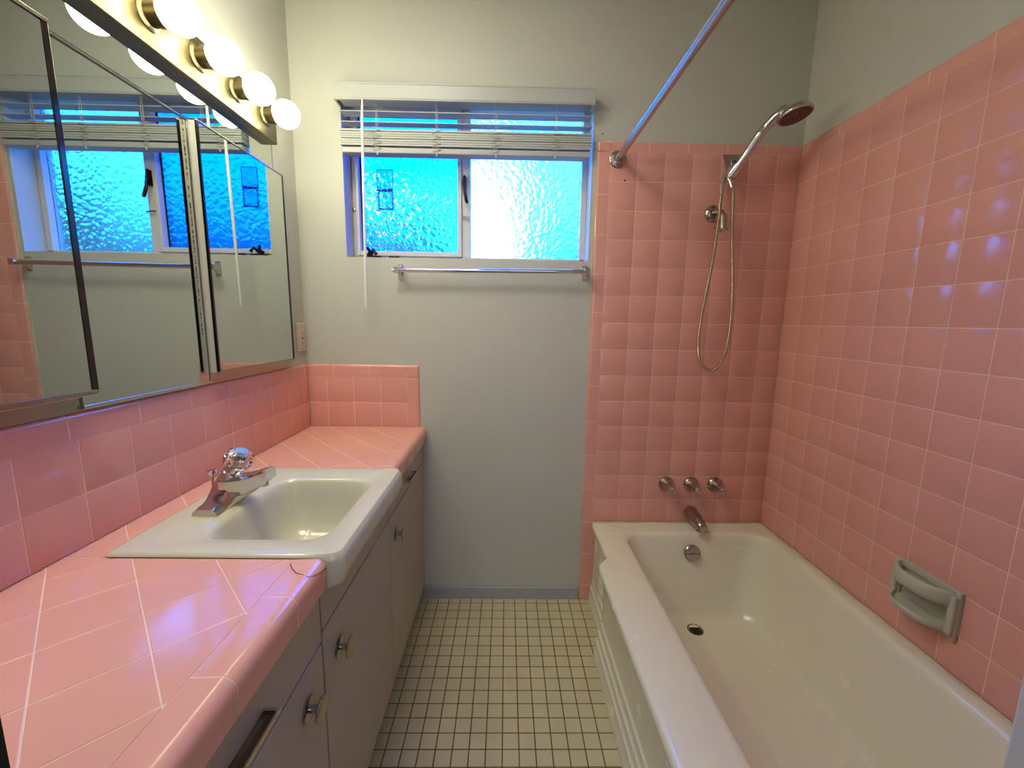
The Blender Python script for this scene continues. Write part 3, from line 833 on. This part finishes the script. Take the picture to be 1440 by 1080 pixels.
mb = MB(); mb.box(BXa+.003, BXb-.001, 1.680, 1.729, 1.872, 1.893); mb.build('bottom_rail', 'whitepvc', bl, 30, bevel=.004)
for x in (-.498, -.274, -.050, .176):
    mb = MB()
    for y in (1.6785, 1.7305):
        mb = MB(); mb.tube([(x, y, 2.05), (x, y, 1.963)], .0009, 6)
        # slack ladder cord bunched over the stack
        pts = [V((x+.006*math.sin(q*2.3+x*30)+(.012 if (q % 3 == 1) else -.008), y+(-.003 if y < 1.7 else .003)*((q % 2)+.2), 1.962-.0075*q)) for q in range(12)]
        pts, rs = cr(pts, [.0011]*12, 4); mb.tube(pts, rs, 6); mb.build('ladder_cord', 'cord', bl, 60)
    mb = MB(); mb.tube([(x+.006, 1.677, 2.05), (x+.006, 1.677, 1.963)], .0008, 6)
    mb.build('lift_cord', 'cord', bl, 60); mb = MB()
    mb.tube([(x+.002, 1.6785, 1.872), (x+.003, 1.679, 1.864)], .003, 8)
    mb.build('cord_knot', 'cord', bl, 60)
mb = MB(); mb.tube([(-.536, 1.647, 2.040), (-.538, 1.645, 1.98), (-.549, 1.645, 1.300), (-.549, 1.645, 1.293)], [.003, .0052, .0052, .004], 8); mb.tube([(-.536, 1.668, 2.062), (-.536, 1.647, 2.040)], .0018, 6)
k = mb.build('tilt_wand', 'wand', bl, 40)
rebase(bl, (-.16, 1.70, 2.10))

# ------------------------------------------------------------------ towel bar
tw = thing('towel_bar', 'chrome towel bar on two brackets under the window', 'towel bar')
mb = MB(); mb.tube([(-.448, YW-.052, 1.440), (.325, YW-.052, 1.446)], .0085, 20); mb.build('bar', 'chrome', tw, 40)
for x, z in ((-.428, 1.440), (.314, 1.446)):
    mb = MB()
    mb.box(x-.010, x+.012, YW-.003, YW, z-.028, z+.028)
    mb.grid([[V((x-.009, YW-.003, z-.024)), V((x+.009, YW-.003, z-.024)), V((x+.009, YW-.003, z+.024)), V((x-.009, YW-.003, z+.024))],
             [V((x-.007, YW-.02, z-.010)), V((x+.007, YW-.02, z-.010)), V((x+.007, YW-.02, z+.010)), V((x-.007, YW-.02, z+.010))],
             [V((x-.009, YW-.040, z-.010)), V((x+.009, YW-.040, z-.010)), V((x+.009, YW-.040, z+.010)), V((x-.009, YW-.040, z+.010))],
             [V((x-.010, YW-.065, z-.012)), V((x+.010, YW-.065, z-.012)), V((x+.010, YW-.065, z+.012)), V((x-.010, YW-.065, z+.012))]], True, 0, True, True)
    for s in (1, -1): mb.lathe((x+.001, YW-.003, z+s*.021), -Y, [(0, .0035), (.0015, .003), (.002, .001)], 10)
    mb.build('bracket', 'chrome', tw, 30, bevel=.0012)
rebase(tw, (-.05, YW, 1.443))

# ------------------------------------------------------------------ mirrors
XM = -.815
wm = thing('wall_mirror', 'long wall mirror strip between the light bar and the medicine cabinet', 'mirror')
mb = MB(); mb.box(XLW+.001, XL+.001, YF+.005, 1.537, 1.7475, 1.845); mb.build('mirror_glass', 'mirror', wm, 0)
mb = MB(); mb.box(XLW+.0005, XL+.0014, 1.537, 1.5385, 1.7475, 1.845); mb.build('mirror_edge', 'darkmetal', wm, 0)
rebase(wm, (XLW, .9, 1.7475))
mc = thing('medicine_cabinet', 'three panel mirrored medicine cabinet above the pink backsplash', 'medicine cabinet')
mb = MB(); mb.box(XLW+.0005, XL+.0002, .38, 1.560, 1.064, 1.7465); mb.build('cabinet_frame', 'oldchrome', mc, 0)
mb = MB(); mb.box(XL+.0004, XM, .792, 1.137, 1.0745, 1.737); mb.build('center_mirror', 'mirror', mc, 0)
mb = MB(); mb.box(XL+.0004, XM+.0035, .79, 1.139, 1.067, 1.0745); mb.box(XL+.0004, XM+.002, 1.1365, 1.139, 1.0745, 1.737)
mb.build('mirror_channel', 'chrome', mc, 0, bevel=.0008)
mb = MB(); mb.box(XL+.0004, XM+.002, .79, 1.139, 1.737, 1.7405); mb.build('mirror_edge', 'darkmetal', mc, 0)
mb = MB(); mb.box(XM-.0005, XM+.0006, 1.1235, 1.1262, 1.20, 1.737); k = mb.build('corroded_edge', 'corroded', mc, 0); k['label'] = 'speckled corroded strip of silvering'
def mdoor(y0, y1, z0, z1, w=.0055, side='darkchrome'):
    m_ = MB(); m_.box(XL+.002, -.796, y0+.002, y1-.002, z0+.002, z1-.002)
    dd = m_.build('mirror_door', 'whitemetal', mc, 0)
    m_ = MB(); xa, xb = -.7955, -.7885
    m_.box(xa, xb, y0, y1, z0, z0+w, 1); m_.box(xa, xb, y0, y1, z1-w*.6, z1, 1); m_.box(xa, xb, y0, y0+.0055, z0+w, z1-w*.6); m_.box(xa, xb, y1-w, y1, z0+w, z1-w*.6)
    m_.build('door_frame', [side, 'oldchrome'], dd, 0, bevel=.0012)
    m_ = MB(); m_.box(-.797, -.7905, y0+.005, y1-w+.0005, z0+w-.0005, z1-w+.0005); m_.build('mirror_glass', 'mirror', dd, 0)
    # vertical grey line on the side of the door
    return dd
mdoor(.40, .798, 1.096, 1.7465, .010)
mdoor(1.1395, 1.546, 1.094, 1.7425)
rebase(mc, (XLW, .96, 1.064))

# ------------------------------------------------------------------ vanity light
vl = thing('vanity_light', 'brushed metal light bar with a row of lit round bulbs above the mirror', 'light fixture')
mb = MB(); mb.box(XLW, -.790, .61, 1.527, 1.832, 1.948); mb.build('back_plate', 'nickel', vl, 0, bevel=.003)
for k in range(6):
    y = 1.466-.148*k
    mb = MB(); mb.lathe((-.790, y, 1.900), X, [(0, .034), (.002, .034), (.004, .031), (.006, .025), (.022, .025), (.0225, .026), (.036, .026), (.037, .024), (.037, .018)], 36); mb.build('socket', 'nickel', vl, 30)
    mb = MB()
    mb.lathe((-.725, y, 1.903), X, [(-.040, .014), (-.0385, .0165)]+[(-.0415*math.cos(a), .0415*math.sin(a)) for a in [PI*(.15+.85*i/18) for i in range(19)]][:-1]+[(.0415, .0004)], 40)
    mb.build('bulb', 'bulb', vl, 60)
rebase(vl, (XLW, 1.1, 1.89))

# ------------------------------------------------------------------ outlet
ol = thing('wall_outlet', 'ivory outlet plate on the left wall beside the medicine cabinet', 'outlet')
mb = MB(); mb.box(XLW, -.818, 1.640, 1.703, 1.116, 1.229); mb.build('cover_plate', 'plastic', ol, 0, bevel=.003)
mb = MB(); mb.box(-.8185, -.8155, 1.654, 1.689, 1.136, 1.204); k = mb.build('receptacle', 'plastic', ol, 0, bevel=.001)
mb = MB()
for z in (1.150, 1.190):
    mb.box(-.8158, -.8152, 1.664, 1.6665, z-.004, z+.005); mb.box(-.8158, -.8152, 1.676, 1.6785, z-.004, z+.005); mb.lathe((-.8158, 1.671, z-.009), X, [(0, .0022), (.0006, .0022)], 10)
mb.box(-.8158, -.8150, 1.660, 1.684, 1.168, 1.1715)
mb.build('slot', 'gap', ol, 0)
rebase(ol, (XLW, 1.671, 1.116))

# ------------------------------------------------------------------ added round ceiling lamp, unseen, brightens the room
def emit(name, col, st):
    m, nt, b = new_mat(name); nt.nodes.remove(b); e = nt.nodes.new('ShaderNodeEmission'); e.inputs['Color'].default_value = col; e.inputs['Strength'].default_value = st
    nt.links.new(e.outputs[0], nt.nodes['Material Output'].inputs['Surface']); return m
M['fill_diffuser'] = emit('fill_lamp_glow', (1, .96, .84, 1), 16)
cl_ = thing('ceiling_fill_lamp', 'added unseen fill lamp, round and flush, on the ceiling above the vanity', 'fill light')
mb = MB(); mb.lathe((-.45, .85, ZC), -Z, [(0, .29), (.03, .29), (.034, .285), (.034, .255), (.02, .255)], 48); mb.build('rim', 'whitemetal', cl_, 30)
mb = MB(); mb.lathe((-.45, .85, ZC), -Z, [(.030, .255), (.044, .235), (.055, .16), (.06, .06), (.0605, .001)], 48, 0, False, True); mb.build('fill_diffuser', 'fill_diffuser', cl_, 60)
rebase(cl_, (-.45, .85, ZC))

# ------------------------------------------------------------------ hallway fill and daylight
# added glowing window, unseen behind the camera, gives cool hallway fill
w2 = bpy.data.objects.new('fill_window', None); C.objects.link(w2); struct(w2)
M['fill_pane'] = emit('fill_window_glow', (.66, .72, 1.0, 1), 2.7)
mb = MB(); mb.box(-.62, .62, YB, YB+.012, .95, 2.15); mb.build('window_pane', 'fill_pane', w2, 0)
mb = MB()
for a in ((-.68, -.62, .89, 2.21), (.62, .68, .89, 2.21), (-.62, .62, .89, .95), (-.62, .62, 2.15, 2.21), (-.015, .015, .95, 2.15)): mb.box(a[0], a[1], YB, YB+.03, a[2], a[3])
mb.build('window_frame', 'winframe', w2, 0)
w = bpy.data.worlds.new('World'); bpy.context.scene.world = w; w.use_nodes = True
nt = w.node_tree; N, L = nt.nodes, nt.links
bg = N['Background']
tc = N.new('ShaderNodeTexCoord'); sep = N.new('ShaderNodeSeparateXYZ'); L.new(tc.outputs['Generated'], sep.inputs[0])
ramp = N.new('ShaderNodeValToRGB'); ramp.color_ramp.elements[0].position = .0; ramp.color_ramp.elements[0].color = (.03, .06, .12, 1)
ramp.color_ramp.elements[1].position = 1; ramp.color_ramp.elements[1].color = (.06, .32, 2.0, 1)
for p, c in ((.10, (.006, .03, .07, 1)), (.155, (.010, .07, .14, 1)), (.195, (.02, .25, .70, 1)), (.25, (.035, .48, 2.1, 1)), (.40, (.04, .42, 2.3, 1))):
    e = ramp.color_ramp.elements.new(p); e.color = c
L.new(sep.outputs['Z'], ramp.inputs['Fac'])
dp = N.new('ShaderNodeVectorMath'); dp.operation = 'DISTANCE'
gd = V((-.065, 1, .19)).normalized(); dp.inputs[1].default_value = gd
nrm = N.new('ShaderNodeVectorMath'); nrm.operation = 'NORMALIZE'; L.new(tc.outputs['Generated'], nrm.inputs[0]); L.new(nrm.outputs[0], dp.inputs[0])
mr = N.new('ShaderNodeMapRange'); mr.interpolation_type = 'SMOOTHERSTEP'; mr.inputs['From Min'].default_value = .0; mr.inputs['From Max'].default_value = .145; mr.inputs['To Min'].default_value = 1; mr.inputs['To Max'].default_value = 0
L.new(dp.outputs['Value'], mr.inputs['Value'])
gm = N.new('ShaderNodeMix'); gm.data_type = 'RGBA'; gm.blend_type = 'MIX'; gm.inputs['B'].default_value = (1.2, 1.2, 2.3, 1)
L.new(mr.outputs['Result'], gm.inputs['Factor']); L.new(ramp.outputs['Color'], gm.inputs['A'])
L.new(gm.outputs['Result'], bg.inputs['Color']); bg.inputs['Strength'].default_value = 9.0

# ------------------------------------------------------------------ camera
cam = bpy.data.cameras.new('camera'); co = bpy.data.objects.new('camera', cam); C.objects.link(co)
r = V((.99979, -.01358, .01519)); u = V((-.01298, .15017, .98857)); f = V((.01571, .98857, -.14997))
m = Matrix((( r.x, u.x, -f.x, 0), (r.y, u.y, -f.y, 0), (r.z, u.z, -f.z, 1.248), (0, 0, 0, 1)))
co.matrix_world = m
cam.sensor_width = 36; cam.lens = 36*579.04/1440; cam.clip_start = .01
sc = bpy.context.scene; sc.camera = co
sc.view_settings.view_transform = 'Standard'; sc.view_settings.look = 'None'; sc.view_settings.gamma = 1; sc.view_settings.exposure = .1
sc.view_settings.use_curve_mapping = False
try:
    sc.cycles.use_denoising = True
    sc.cycles.max_bounces = 12; sc.cycles.transparent_max_bounces = 12
except Exception: pass
